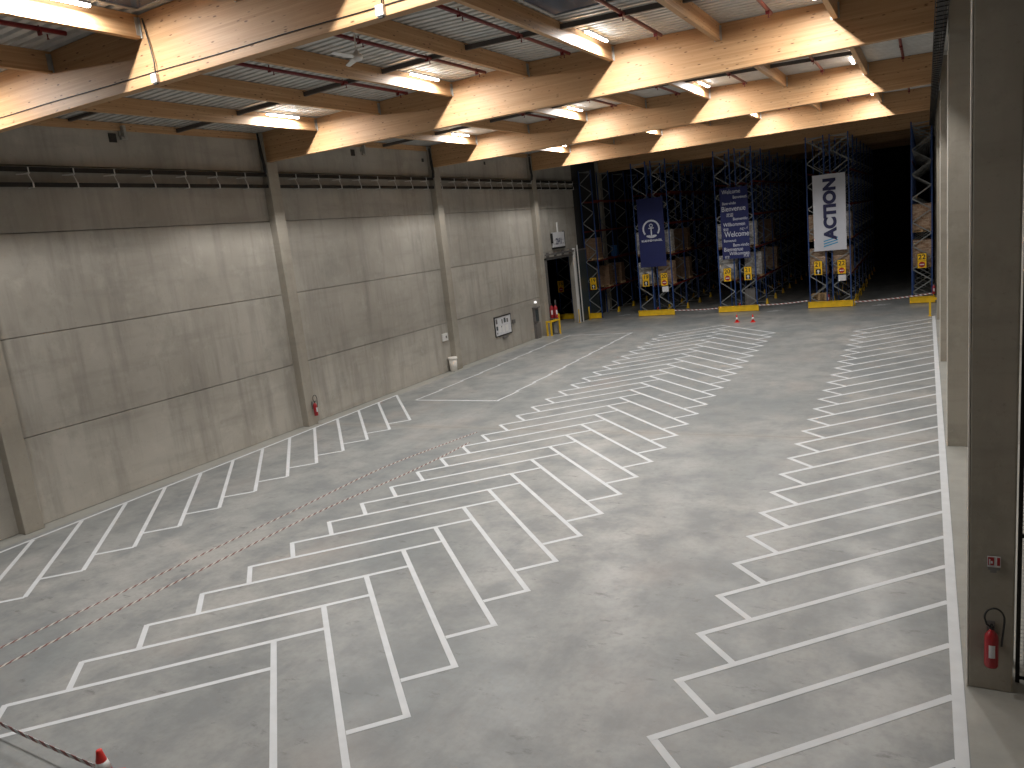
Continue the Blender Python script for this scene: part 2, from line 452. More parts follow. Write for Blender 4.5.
# cable along the nearest beam
b = B(); pts = []
for i in range(41):
    x = -23.0+i*.575; pts.append((x, 11.385, 11.14-.0075*(x+20)+.006*math.sin(x*1.7)))
tube(b, pts, .010, 6); tag(obj('electric_cable', b, M['black']), 'long black cable running along the face of the nearest roof beam', 'cable')
for x, l in ((-13.95, 'left'), (-8.1, 'right')):
    rt = thing('detector_box', 'small white detector box low on the nearest roof beam, the %s one' % l, 'sensor', (x, 11.4, 10.90))
    b = B(); bx(b, -.08, .08, -.09, 0, -.02, .16); obj('box', b, M['whitep'], rt, bevel=.015)
    b = B(); bx(b, -.05, .05, -.07, -.02, -.05, -.02); obj('lens', b, M['black'], rt)
    b = B(); tube(b, [(.05,-.05,.16),(.07,-.05,.35),(.02,-.04,.7),(-.08,-.03,1.25)], .014, 6); obj('cable', b, M['black'], rt)

# ceiling fan
rt = thing('ceiling_fan', 'white three-blade ceiling fan hanging below the roof', 'fan', (-11.75, 15.3, 11.5), .35)
b = B(); tube(b, [(0,0,.10), (0,0,.89)], .016, 8); obj('down_rod', b, M['whitep'], rt)
b = B(); lathe(b, [(.02,.16),(.05,.15),(.06,.10),(.12,.06),(.13,0),(.10,-.06),(.02,-.08)]); obj('motor', b, M['whitep'], rt)
for a in (0.1, 2.2, 4.29):
    b = B(); w = [(.12,-.03),(.25,-.075),(.78,-.055),(.82,-.03),(.82,.03),(.78,.055),(.25,.07),(.12,.03)]
    lo = [b.verts.new((x, y, -.005+y*.25)) for x, y in w]; hi = [b.verts.new((x, y, .007+y*.25)) for x, y in w]
    b.faces.new(lo[::-1]); b.faces.new(hi)
    for i in range(8): b.faces.new((lo[i], lo[(i+1)%8], hi[(i+1)%8], hi[i]))
    bl_ = obj('blade', b, M['whitep'], rt); bl_.rotation_euler = (0,0,a)

# ------------------------------------------------------------------ cable trays
rt = thing('cable_tray', 'dark double cable rail on brackets along the long left wall', 'cable tray', (WX, 0, 10.0))
for nm, z0, h in (('upper_rail', .40, .11), ('lower_rail', -.04, .10)):
    b = B(); bx(b, .10, .24, YB+.2, 55.1, z0, z0+h); bx(b, .24, .255, YB+.2, 55.1, z0-.015, z0+h+.015); obj(nm, b, M['darkrail'], rt)
y = 2.85
while y < 55:
    b = B(); bx(b, 0, .27, y-.02, y+.02, -.075, -.045); bx(b, .257, .275, y-.02, y+.02, -.08, .08)
    bar(b, (.27, y, .06), (.20, y-.06, .34), .02); bx(b, 0, .27, y-.06, y-.03, .34, .37); bx(b, .257, .275, y-.075, y-.045, .36, .52)
    bar(b, (.02, y-.3, .33), (.27, y-.05, .33), .03)
    obj('bracket', b, M['whitep'], rt); y += 1.385
for i, yc in enumerate((23.02, 35.02, 46.8)):
    b = B(); z1 = 12.0
    for q in range(3):
        o = .045*q; tube(b, [(WX+.40+o, yc+.0-o, z1), (WX+.40+o, yc, 11.2), (WX+.46+o, yc, 10.85-o), (WX+.40+o, yc+.05, 10.62-o), (WX+.31, yc+.2, 10.50)], .034, 7)
    tag(obj('cable_drop', b, M['black']), 'bundle of black cables dropping to the tray at the %s left column' % ('extinguisher', 'bin', 'door')[i], 'cable')
rt = thing('cable_ladder', 'black cable bundle on a ladder tray high along the right columns', 'cable tray', (.31, 0, 10.85))
b = B(); bx(b, -.13, -.11, 2, 55.2, 0, .09); bx(b, .13, .15, 2, 55.2, 0, .09)
y = 2.2
while y < 55: bx(b, -.11, .13, y-.015, y+.015, .0, .02); y += .5
obj('ladder', b, M['darkrail'], rt)
b = B()
for q in range(5):
    pts = [(-.08+.045*q+.01*math.sin(i*.9+q), 2+i*2.125, .045+.012*math.sin(i*1.3+q*2)) for i in range(26)]
    tube(b, pts, .024, 6)
obj('cables', b, M['black'], rt)

# holes and brackets high on the left wall
for i, (y, z, s) in enumerate(((17.0, 11.56, 1), (29.2, 11.6, 0), (34.9, 11.45, 0), (41.5, 11.5, 0))):
    b = B(); w = .13 if i < 2 else .08; bx(b, WX-.005, WX+.03, y-w, y+w, z-w*1.1, z+w*1.1)
    tag(obj('wall_vent', b, M['black']), 'small dark square opening high on the left wall, %s' % ('nearest the camera', 'in the second bay, larger', 'in the second bay, smaller', 'in the third bay')[i], 'vent')
for i, y in enumerate((17.35, 29.9)):
    b = B(); bx(b, WX, WX+.06, y-.12, y+.12, 11.62, 12.0); bx(b, WX+.06, WX+.22, y-.05, y+.05, 11.55, 11.95); bx(b, WX+.06, WX+.16, y-.12, y+.12, 11.5, 11.6)
    tag(obj('steel_bracket', b, M['galv'], bevel=.01), 'small grey steel bracket under the roof on the left wall, %s' % ('nearest bay', 'second bay')[i], 'bracket')

# ------------------------------------------------------------------ floor markings
Z1 = .004
def strip(bm, a, c, w=.11, zt=.004):
    a = Vector((a[0], a[1], 0)); c = Vector((c[0], c[1], 0)); d = (c-a).normalized(); n = Vector((-d.y, d.x, 0))*w/2
    lo = [bm.verts.new(p+Vector((0,0,.0005))) for p in (a-n, c-n, c+n, a+n)]; hi = [bm.verts.new(p+Vector((0,0,zt))) for p in (a-n, c-n, c+n, a+n)]
    bm.faces.new(hi); bm.faces.new(lo[::-1])
    for i in range(4): bm.faces.new((lo[i], lo[(i+1)%4], hi[(i+1)%4], hi[i]))
def line(nm, root, a, c, w=.11):
    bm = B(); strip(bm, a, c, w, {'long_line': .004, 'end_line': .0032, 'border_line': .0055, 'side_line': .0038, 'cross_line': .0048}.get(nm, .004)); return obj(nm, bm, M['white'], root)
W2 = .11
def sh(x, y): return (x-.0165*(y-9), y)
rt = thing('herringbone_marking', 'white herringbone parking bay lines down the middle of the floor', 'floor marking')
P_ = 1.4155
for k in range(-1, 32):
    ty = 5.95+P_*k                       # left tip
    if ty+3.13 > 49.2 or ty < 1: continue
    last = ty+3.13+P_ > 49.2
    a, e = (-14.08, ty), (-10.87 if last else -10.20, ty+(3.21 if last else 3.88))
    line('long_line', rt, sh(*a), sh(*e))
    if k > -1: line('end_line', rt, sh(a[0]-.03, a[1]+.03), sh(a[0]+.70, a[1]-.70))
for j in range(0, 29):
    sy = 9.19+P_*j
    a, e = (-10.90, sy), (-7.02, sy-3.91)
    if e[1] < 1.0: continue
    line('cross_line', rt, sh(*a), sh(*e))
    line('end_line', rt, sh(e[0]+.04, e[1]+.04), sh(e[0]-.66, e[1]-.66), W2)
rt = thing('right_row_marking', 'white sawtooth parking bay lines along the right columns', 'floor marking')
line('border_line', rt, (.38, 2), (.36, 49.2), .16)
for k in range(-5, 26):
    ty = 8.87+1.428*k; ox = .07*max(0, min(1, (ty-9)/3))
    line('long_line', rt, (-3.36-ox-.04, ty-.04), (.32, ty+3.68+ox), .115)
    line('end_line', rt, (-3.36-ox-.04, ty+.04), (-3.36-ox+.71, ty-.71), .115)
line('long_line', rt, (-2.9, 44.62+.8), (.3, 48.9), .11) if False else None
rt = thing('left_row_marking', 'white angled parking bay lines along the long left wall', 'floor marking')
line('border_line', rt, (-22.3, 3), (-22.80, 29.2), .11)
for i in range(-4, 13):
    wx, wy = -22.43-.03*(i-1), 12.7+1.489*(i-1); tx, ty = -18.47-.035*(i-1), 8.78+1.452*(i-1)
    line('long_line', rt, (wx, wy), (tx, ty), .115)
    if i > -4: line('end_line', rt, (tx, ty), (tx-.72, ty-.70), .105)
rt = thing('storage_zone_marking', 'long white rectangular zone outline on the floor near the door', 'floor marking')
line('end_line', rt, (-20.98, 28.2), (-16.50, 28.2), .11); line('end_line', rt, (-21.35, 46.85), (-16.95, 46.9), .11)
for (x0, y0, x1, y1, n) in ((-20.94, 28.22, -21.35, 46.82, 9), (-16.55, 28.16, -16.96, 46.92, 10)):
    for i in range(n):
        a, c = i/n, (i+1)/n+.006
        line('side_line', rt, (x0+(x1-x0)*a-.07, y0+(y1-y0)*a), (x0+(x1-x0)*c+.06, y0+(y1-y0)*c), .085)

# striped tapes lying along the floor
def ribbon(nm, pts, w, label, mat, group=None):
    bm = B(); prev = None
    for i, p in enumerate(pts):
        q = pts[min(i+1, len(pts)-1)]; r_ = pts[max(i-1, 0)]
        d = (Vector(q)-Vector(r_)).normalized(); n = Vector((-d.y, d.x))*w/2; p = Vector(p)
        vs = [bm.verts.new((p.x+s*n.x, p.y+s*n.y, z)) for s, z in ((1, .0055), (-1, .0055), (-1, .001), (1, .001))]
        if prev:
            for k in range(4): bm.faces.new((prev[k], prev[(k+1)%4], vs[(k+1)%4], vs[k]))
        else: bm.faces.new(vs)
        prev = vs
    bm.faces.new(prev[::-1])
    o = obj(nm, bm, mat); return tag(o, label, 'tape')
def samp(P, n=60):
    out = []
    for i in range(n+1):
        t = i/n*(len(P)-1); k = min(int(t), len(P)-2); f = t-k
        g = lambda a: P[max(0, min(len(P)-1, a))]
        p0, p1, p2, p3 = map(Vector, (g(k-1), g(k), g(k+1), g(k+2)))
        out.append(.5*((2*p1)+(-p0+p2)*f+(2*p0-5*p1+4*p2-p3)*f*f+(-p0+3*p1-3*p2+p3)*f**3))
    return out
ribbon('striped_floor_tape', samp([(-16.6,4.5),(-16.42,7.14),(-16.25,8.9),(-16.1,11.1),(-15.92,14.8),(-15.78,18.7),(-15.2,21.5),(-14.75,23.3)]), .075, 'red and white striped tape on the floor, the line nearer the left wall', M['tape'])
ribbon('striped_floor_tape', samp([(-15.8,4.3),(-15.59,6.7),(-15.4,9.02),(-15.27,11.04),(-15.05,15.0),(-14.55,18.3),(-14.35,20.5),(-14.3,22.0)]), .08, 'red and white striped tape on the floor, the line nearer the herringbone bays', M['tape'])

# ------------------------------------------------------------------ cones and barrier tape
def make_cone(loc, label, rz=0):
    rt = thing('traffic_cone', label, 'traffic cone', loc, rz)
    b = B(); bx(b, -.15, .15, -.15, .15, .0, .035); obj('base', b, M['cone'], rt, bevel=.01)
    R = lambda z: .11-(.11-.026)*z/.5
    b = B(); lathe(b, [(R(.03), .03), (R(.44), .44), (.03, .49), (.018, .50)]); obj('cone_body', b, M['cone'], rt)
    b = B(); lathe(b, [(R(.18)+.003, .18), (R(.32)+.003, .32)]); obj('reflective_band', b, M['whitep'], rt)
    return rt
c0 = make_cone((-10.36, 5.38, 0), 'red and white traffic cone holding the striped tape at the bottom left', .5); c0.scale = (1.35, 1.35, 1.0)
make_cone((-10.78, 49.9, 0), 'small red and white cone before the second double rack, the left of two')
make_cone((-9.74, 49.7, 0), 'small red and white cone before the second double rack, the right of two')

def hung_tape(A, Z, sag, w, label, n=24, per=None):
    A = Vector(A); Z = Vector(Z); L = (Z-A).length; ang = math.atan2(Z.y-A.y, Z.x-A.x)
    bm = B(); prev = None
    for i in range(n+1):
        t = i/n; x = L*t; z = (Z.z-A.z)*t - sag*4*t*(1-t)
        vs = [bm.verts.new((x, yy, z+s)) for yy, s in ((-.003, w/2), (-.003, -w/2), (.003, -w/2), (.003, w/2))]
        if prev:
            for k in range(4): bm.faces.new((prev[k], prev[(k+1)%4], vs[(k+1)%4], vs[k]))
        else: bm.faces.new(vs)
        prev = vs
    bm.faces.new(prev[::-1])
    o = obj('barrier_tape', bm, M['tapez'], loc=A); o.rotation_euler = (0,0,ang); return tag(o, label, 'tape')
hung_tape((-17.3, 5.6, .50), (-10.42, 5.33, .24), .12, .07, 'red and white barrier tape stretched to the cone at the bottom left', 30)
hung_tape((-16.45, 55.2, .35), (-13.15, 55.2, .35), .05, .07, 'striped barrier tape between the anchor and welcome banner racks')
hung_tape((-10.4, 55.2, .42), (-7.1, 55.2, .55), .06, .07, 'striped barrier tape between the welcome and white banner racks')
hung_tape((-4.2, 55.2, .30), (.33, 55.1, .62), .06, .08, 'striped barrier tape between the white banner rack and the last right rack')

# ------------------------------------------------------------------ fire extinguishers
def extinguisher(loc, rz, label, hose=True, s=1.0, bracket=True):
    rt = thing('fire_extinguisher', label, 'fire extinguisher', loc, rz); rt.scale = (s, s, s)
    b = B(); lathe(b, [(.02,0),(.075,.005),(.085,.03),(.085,.43),(.078,.48),(.045,.53),(.028,.55),(.028,.57)], n=24); obj('cylinder', b, M['red'], rt)
    b = B(); lathe(b, [(.03,.57),(.03,.61),(.018,.62),(.018,.64)], n=12); bar(b, (.0,0,.63), (.0,-.12,.66), .02, .012); bar(b, (0,0,.61), (0,-.11,.615), .02, .012); obj('valve', b, M['black'], rt)
    b = B()
    for i in range(9):
        a0, a1 = [-.9+1.0*q/9 for q in (i, i+1)]
    seg = 10
    for i in range(seg):
        a0, a1 = -2.0+.9*i/seg, -2.0+.9*(i+1)/seg
        vs = [b.verts.new((.0868*math.cos(a), .0868*math.sin(a), z)) for a, z in ((a0,.17),(a1,.17),(a1,.36),(a0,.36))]
        b.faces.new(vs)
    obj('label_sticker', b, M['paper'], rt)
    if hose:
        b = B(); pts = []
        for i in range(25):
            t = i/24
            if t < .75:
                a = PI*1.06*(1-t/.75)-.06; pts.append((.03+.115*math.cos(a), -.02, .74+.15*math.sin(a) if math.sin(a) > 0 else .74+.10*math.sin(a)))
            else:
                q = (t-.75)/.25; pts.append((.145-.03*q, -.03, .72-.38*q))
        pts = [(0, -.02, .60), (-.06, -.02, .64)] + pts
        tube(b, pts, .013, 8); obj('hose', b, M['black'], rt)
    if bracket:
        b = B(); bx(b, -.03, .03, .08, .135, .40, .46); bx(b, -.05, .05, .125, .14, .30, .62); obj('wall_bracket', b, M['grey'], rt)
    return rt
extinguisher((.775, 11.31, .45), 0, 'red fire extinguisher with black hose on the nearest right column')
extinguisher((WX+.50, 23.68, .40), PI/2, 'red fire extinguisher on the left wall column, dark hose above')
extinguisher((-17.85, 55.75, .02), 0, 'red fire extinguisher standing inside the double rack behind the navy anchor banner', hose=False)
extinguisher((-11.8, 55.75, .02), 0, 'red fire extinguisher standing inside the double rack behind the welcome banner', hose=False)
extinguisher((-5.85, 55.75, .3), 0, 'red fire extinguisher inside the double rack behind the white banner', hose=False)
extinguisher((.42, 54.9, .6), 0, 'red fire extinguisher at the right end of the last rack', hose=True)

# extinguisher sign
rt = thing('fire_sign', 'small red and white fire extinguisher sign on the nearest right column', 'sign', (.80, 11.43, 1.88)); rt.scale = (.78, 1, .9)
b = B(); bx(b, -.10, .10, 0, .012, .0, .17); obj('plate', b, M['paper'], rt)
b = B(); bx(b, -.09, .0, -.004, 0, .03, .16); bx(b, .045, .09, -.004, 0, .03, .16); obj('red_panel', b, M['red'], rt)
b = B(); bx(b, -.075, -.055, -.006, -.004, .04, .13); bx(b, -.05, -.02, -.006, -.004, .06, .10); obj('pictogram', b, M['paper'], rt)
b = B(); bx(b, -.09, .09, -.004, 0, -.045, -.005); bx(b, -.055, .04, -.005, 0, -.09, -.045); obj('lower_label', b, M['grey'], rt)

# ------------------------------------------------------------------ text
def text_mesh(s, size, mat, parent, name='lettering', loc=(0,0,0), rot=(PI/2,0,0), align='CENTER', ext=.004, bold=0, sx=1):
    cu = bpy.data.curves.new('t', 'FONT'); cu.body = s; cu.size = size; cu.extrude = ext; cu.offset = bold
    cu.align_x = align; cu.align_y = 'CENTER'
    t = bpy.data.objects.new('t', cu); C.objects.link(t)
    dg = bpy.context.evaluated_depsgraph_get(); dg.update()
    me = bpy.data.meshes.new_from_object(t.evaluated_get(dg)); me.name = name
    bpy.data.objects.remove(t)
    me.materials.clear(); me.materials.append(mat)
    o = bpy.data.objects.new(name, me); C.objects.link(o); o.parent = parent; o.location = loc; o.rotation_euler = rot; o.scale = (sx,1,1)
    return o

# ------------------------------------------------------------------ racks
BAY = 3.65; NB = 7; RY = 55.45; RH = 11.3
levels = [2.12, 4.38, 6.65, 8.9]
def rack(x0, x1, label, mir=False, y0=RY, nb=NB, h=RH, lv=levels, fr=None):
    rt = thing('pallet_rack', label, 'rack', (x0, y0, 0)); D = x1-x0
    fm = None
    for k in range(nb+1):
        y = k*BAY
        if fm is None:
            b = B(); bx(b, 0, .072, 0, .10, 0, h); bx(b, D-.072, D, 0, .10, 0, h); bx(b, -.03, .12, -.03, .13, 0, .01); bx(b, D-.12, D+.03, -.03, .13, 0, .01)
            f = obj('upright_frame', b, M['blue'], rt); f0 = f.data
            b = B(); z = .08; s = 1 if not mir else 0; step = .62
            while z < h-.15:
                z2 = min(z+step, h-.1); a = (.05 if s == 0 else D-.05); c = (D-.05 if s == 0 else .05)
                bar(b, (a, .05, z), (c, .05, z2), .05, .06); z = z2; s ^= 1; step = .74
            bar(b, (.05,.05,.2), (D-.05,.05,.2), .035, .04); bar(b, (.05,.05,h-.12), (D-.05,.05,h-.12), .035, .04)
            br = obj('bracing', b, M['brace'], f); br0 = br.data; fm = f
        else:
            f = fm.copy(); C.objects.link(f); f.parent = rt; f.location = (0, y, 0)
            g = br.copy(); C.objects.link(g); g.parent = f
    b = B(); bx(b, -.02, .03, .12, BAY-.02, 0, .12); bx(b, .03, .06, .12, BAY-.02, .02, .10)
    lb = obj('load_beam', b, M['orange'], rt); lb.location = (.01, 0, lv[0]); one = True
    for k in range(nb):
        for z in lv:
            for xx in (.01, D-.04):
                if k == 0 and z == lv[0] and xx < .1: continue
                c = lb.copy(); C.objects.link(c); c.parent = rt; c.location = (xx, k*BAY, z)
    # yellow protectors at the aisle-side feet
    g = None
    for k in range(1, nb+1):
        if g is None:
            b = B(); lo = [(-.02,-.12),(.17,-.12),(.17,.2),(-.02,.2)]; hi = [(.03,-.03),(.1,-.03),(.1,.13),(.03,.13)]
            A = [b.verts.new((p[0], p[1], 0)) for p in lo]; Q = [b.verts.new((p[0], p[1], .42)) for p in hi]
            b.faces.new(A[::-1]); b.faces.new(Q)
            for i in range(4): b.faces.new((A[i], A[(i+1)%4], Q[(i+1)%4], Q[i]))
            g = obj('foot_guard', b, M['yellow'], rt); g.location = (D-.06, BAY, 0)
        else:
            c = g.copy(); C.objects.link(c); c.parent = rt; c.location = (D-.06, k*BAY, 0)
    return rt

R = {}
racks = [('r19', -23.31, -22.26, 'single blue pallet rack against the left wall, at aisle 19'),
         ('p1l', -19.14, -17.99, 'left half of the double rack behind the navy anchor banner'),
         ('p1r', -17.66, -16.50, 'right half of the double rack behind the navy anchor banner'),
         ('p2l', -13.11, -11.95, 'left half of the double rack behind the welcome banner'),
         ('p2r', -11.64, -10.48, 'right half of the double rack behind the welcome banner'),
         ('p3l', -7.02, -5.87, 'left half of the double rack behind the white banner'),
         ('p3r', -5.56, -4.38, 'right half of the double rack behind the white banner'),
         ('r22', -.84, .36, 'single blue pallet rack nearest the right columns')]
for key, x0, x1, lab in racks: R[key] = (x0, x1, rack(x0, x1, lab, key in ('r19','p1r','p2r','p3r')))
rack(-26.1, -24.95, 'dark pallet rack seen through the door opening in the left wall', y0=56.0, nb=2, h=6.6, lv=[2.12, 4.38])

# yellow end guards
def guard(x0, x1, y, label, h=.45):
    y -= .07
    rt = thing('rack_end_guard', label, 'rack guard', (x0, y, 0)); w = x1-x0
    b = B(); bx(b, 0, w, -.06, .0, .06, h); bx(b, 0, w, -.09, .0, h-.05, h); bx(b, 0, w, -.09, .0, .03, .09); obj('rail', b, M['yellow'], rt, bevel=.01)
    for x in (0.02, w/2-.05, w-.12):
        b = B(); bx(b, x, x+.10, .0, .10, 0, h-.02); bx(b, x-.03, x+.13, -.0, .16, 0, .012); obj('post', b, M['yellow'], rt)
guard(-23.7+.1, -22.25, 55.3, 'yellow steel guard at the foot of the rack by the left wall')
guard(-19.22, -16.42, 55.3, 'yellow steel guard below the navy anchor banner')
guard(-13.18, -10.38, 55.3, 'yellow steel guard below the welcome banner')
guard(-7.10, -4.28, 55.3, 'yellow steel guard below the white banner')
guard(-.95, .5, 55.3, 'yellow steel guard at the foot of the rack nearest the right columns')
guard(-26.2, -24.6, 55.8, 'yellow steel guard seen through the door opening')
# long side guard beside the white-banner rack
rt = thing('side_guard', 'low yellow guard rail running back along the rack behind the white banner', 'rack guard', (-4.22, 55.5, 0))
b = B(); bx(b, -.03, .03, 0, 12, .28, .42); obj('rail', b, M['yellow'], rt)
for y in (.1, 3, 6, 9, 11.8):
    b = B(); bx(b, -.04, .04, y-.04, y+.04, 0, .42); obj('post', b, M['yellow'], rt)

# pallet loads -------------------------------------------------------
def load(kind):
    rt = thing('pallet_load', 'tmp', 'pallet load')
    b = B()
    for x in (-.6, -.07, .46): 
        for y in (-.4, -.06, .28): bx(b, x, x+.14, y, y+.12, .02, .12)
    for y in (-.4, -.06, .28): bx(b, -.6, .6, y, y+.12, 0, .022)
    for y in (-.4, -.21, -.02, .17, .32): bx(b, -.6, .6, y, y+.10, .12, .145)
    obj('pallet', b, M['pallet'], rt)
    b = B(); rows = {'w': 6, 'b': 5, 'c': 4}[kind]; hh = {'w': 1.62, 'b': 1.6, 'c': 1.55}[kind]; z = .148; dz = hh/rows
    for k in range(rows):
        for i in range(3):
            for j in range(2):
                jx, jy = random.uniform(-.012, .012), random.uniform(-.012, .012)
                bx(b, -.58+i*.387+jx, -.58+(i+1)*.387-.006+jx, -.39+j*.39+jy, -.39+(j+1)*.39-.006+jy, z+.002, z+dz-.004)
        z += dz
    obj('cartons', b, {'w': M['wrapw'], 'b': M['wrapb'], 'c': M['carton']}[kind], rt, bevel=.012)
    if kind != 'c':
        b = B()
        for q in range(3):
            z0 = .16+q*hh/3
            bx(b, -.605, .605, -.405, .405, z0, z0+hh/3-.06)
        m = M['wrapw'] if kind == 'w' else M['wrapb']
        obj('shrink_wrap', b, m, rt, bevel=.03)
    return rt
protos = {}
kd = {'w': 'pale shrink-wrapped', 'b': 'brown shrink-wrapped', 'c': 'plain brown carton'}
used_l = set()
def put(key, lev, pos, kind):
    x0, x1, r_ = R[key]; x = (x0+x1)/2; y = RY+.10+.50+pos*.92+random.uniform(-.03,.03) + (.10 if pos >= 3 else 0); z = levels[lev]+.122 if lev >= 0 else .005
    bn = {'r19': 'rack by the left wall', 'p1l': 'anchor banner rack left half', 'p1r': 'anchor banner rack right half', 'p2l': 'welcome banner rack left half', 'p2r': 'welcome banner rack right half', 'p3l': 'white banner rack left half', 'p3r': 'white banner rack right half', 'r22': 'rack nearest the right columns'}[key]
    lab = '%s load, %s, %s level, %s' % (kd[kind], bn, ORD[lev], 'frontmost' if pos == 0 else ORD[pos]+' back')
    dx = random.uniform(-.01, .01)
    if kind not in protos:
        p = load(kind); p.location = (x+dx, y, z); p['label'] = lab; protos[kind] = p
    else: dup(protos[kind], (x+dx, y, z), 0, lab)
for key, lev, pos, kind in [
    ('r19', 1, 0, 'c'), ('r19', 0, 2, 'c'), ('r19', 0, 5, 'c'),
    ('p1l', 0, 0, 'w'), ('p1l', 1, 0, 'w'), ('p1r', 0, 0, 'b'), ('p1r', 1, 0, 'w'), ('p1r', 0, 5, 'c'), ('p1r', 1, 5, 'c'),
    ('p2l', 0, 0, 'w'), ('p2l', 1, 0, 'w'), ('p2r', 1, 0, 'w'), ('p2r', 0, 2, 'w'), 
    ('p3l', 0, 0, 'b'), ('p3l', 1, 0, 'b'), ('p3r', 0, 0, 'b'), ('p3r', 1, 0, 'w'), ('p3r', 0, 1, 'b'), ('p3r', 1, 1, 'b'),
    ('r22', 0, 0, 'b'), ('r22', 1, 0, 'b'), ('r22', 0, 1, 'b'), ('r22', 1, 1, 'b'),
    ('p2r', 1, 8, 'c'), ('p2r', 0, 9, 'b')]:
    put(key, lev, pos, kind)
# stack of empty pallets on the ground, left half behind the white banner
pm = None
for i in range(6):
    z = .01+i*.15+(.0 if i < 3 else .02)
    lab = 'empty wooden pallet under the white banner, %s from the bottom of its stack' % ORD[i]
    if pm is None:
        b = B()
        for x in (-.5, -.07, .36):
            for y in (-.4, -.06, .28): bx(b, x, x+.14, y, y+.12, .02, .10)
        for y in (-.4, -.06, .28): bx(b, -.5, .5, y, y+.12, 0, .022)
        for y in (-.4, -.21, -.02, .17, .32): bx(b, -.5, .5, y, y+.10, .10, .125)
        pm = obj('wooden_pallet', b, M['pallet'], loc=(-6.45, 56.05, z)); tag(pm, lab, 'pallet', 'stack of empty pallets')
    else:
        c = pm.copy(); C.objects.link(c); c.location = (-6.45+random.uniform(-.02,.02), 56.05, z); c['label'] = lab
# crates on the ground, right half of welcome rack
cm = None
for i in range(4):
    lab = 'pale plastic crate on the ground behind guard of welcome rack, %s from the bottom' % ORD[i]
    if cm is None:
        b = B(); bx(b, -.35, .35, -.3, .3, 0, .02); bx(b, -.35, -.33, -.3, .3, .02, .38); bx(b, .33, .35, -.3, .3, .02, .38); bx(b, -.33, .33, -.3, -.28, .02, .38); bx(b, -.33, .33, .28, .3, .02, .38); bx(b, -.37, .37, -.32, -.3, .33, .38)
        cm = obj('plastic_crate', b, M['grey'], loc=(-11.05, 56.1, .01)); tag(cm, lab, 'crate', 'stack of crates')
    else:
        c = cm.copy(); C.objects.link(c); c.location = (-11.05, 56.1, .01+i*.385); c['label'] = lab
b = B(); lathe(b, [(.25,0),(.27,.02),(.27,.28),(.28,.30),(.27,.32),(.27,.58),(.28,.60),(.27,.62),(.27,.86),(.25,.88)])
tag(obj('plastic_drum', b, M['drum'], loc=(-22.75, 60.4, levels[1]+.122)), 'blue drum on the dark rack of aisle 19', 'drum')

# rack number signs ---------------------------------------------------
def rsign(x, z, num, kind, label):
    rt = thing('aisle_sign', label, 'sign', (x, 55.32, z))
    b = B(); bx(b, -.27, .27, 0, .015, 0, .95); obj('plate', b, M['yline'], rt)
    b = B()
    for q in ((-.27,.27,.93,.95),(-.27,.27,0,.02),(-.27,-.25,.02,.93),(.25,.27,.02,.93),(-.25,.25,.46,.475)): bx(b, q[0], q[1], -.003, 0, q[2], q[3])
    obj('border', b, M['black'], rt)
    text_mesh(num, .42, M['black'], rt, loc=(0, -.004, .70), bold=.006)
    b = B()
    if kind == 'no':
        tube(b, [(0, -.001, .24), (0, -.006, .24)], .18, 24, smooth=False); obj('no_entry_disc', b, M['red'], rt)
        b = B(); bx(b, -.13, .13, -.012, -.006, .21, .27); obj('white_bar', b, M['whitep'], rt)
    else:
        bx(b, -.17, .17, -.005, 0, .07, .41); obj('black_square', b, M['black'], rt)
        b = B(); bx(b, -.035, .035, -.009, -.005, .10, .25)
        v = [b.verts.new(p) for p in ((-.11,-.009,.25),(.11,-.009,.25),(0,-.009,.37))]; b.faces.new(v)
        obj('white_arrow', b, M['whitep'], rt)
    b = B(); bx(b, -.02, .02, .015, .12, .1, .14); bx(b, -.02, .02, .015, .12, .8, .84); obj('bracket', b, M['galv'], rt)
rsign(-22.75, 2.25, '19', 'go', 'yellow sign 19 with black arrow square on the rack by the left wall')
rsign(-18.50, 2.22, '19', 'go', 'yellow sign 19 with black arrow square under the anchor banner')
rsign(-17.09, 2.20, '20', 'no', 'yellow sign 20 with red no-entry disc under the anchor banner')
rsign(-12.46, 2.20, '20', 'no', 'yellow sign 20 with red no-entry disc under the welcome banner')
rsign(-11.03, 2.20, '21', 'go', 'yellow sign 21 with black arrow square under the welcome banner')
rsign(-6.41, 2.22, '21', 'go', 'yellow sign 21 with black arrow square under the white banner')
rsign(-4.95, 2.20, '22', 'no', 'yellow sign 22 with red no-entry disc under the white banner')
rsign(-.24, 2.22, '22', 'no', 'yellow sign 22 with red no-entry disc on the rack nearest the right columns')
rt0 = rsign(-25.55, 2.2, '18', 'no', 'dim orange-yellow sign 18 seen through the door opening')
for x, l in ((-17.05, 'anchor'), (-4.93, 'white')):
    b = B(); bx(b, x-.24, x+.24, 55.33, 55.345, 1.75, 2.14); tag(obj('notice_sheet', b, M['paper']), 'small white notice under the aisle sign below the %s banner' % l, 'notice')

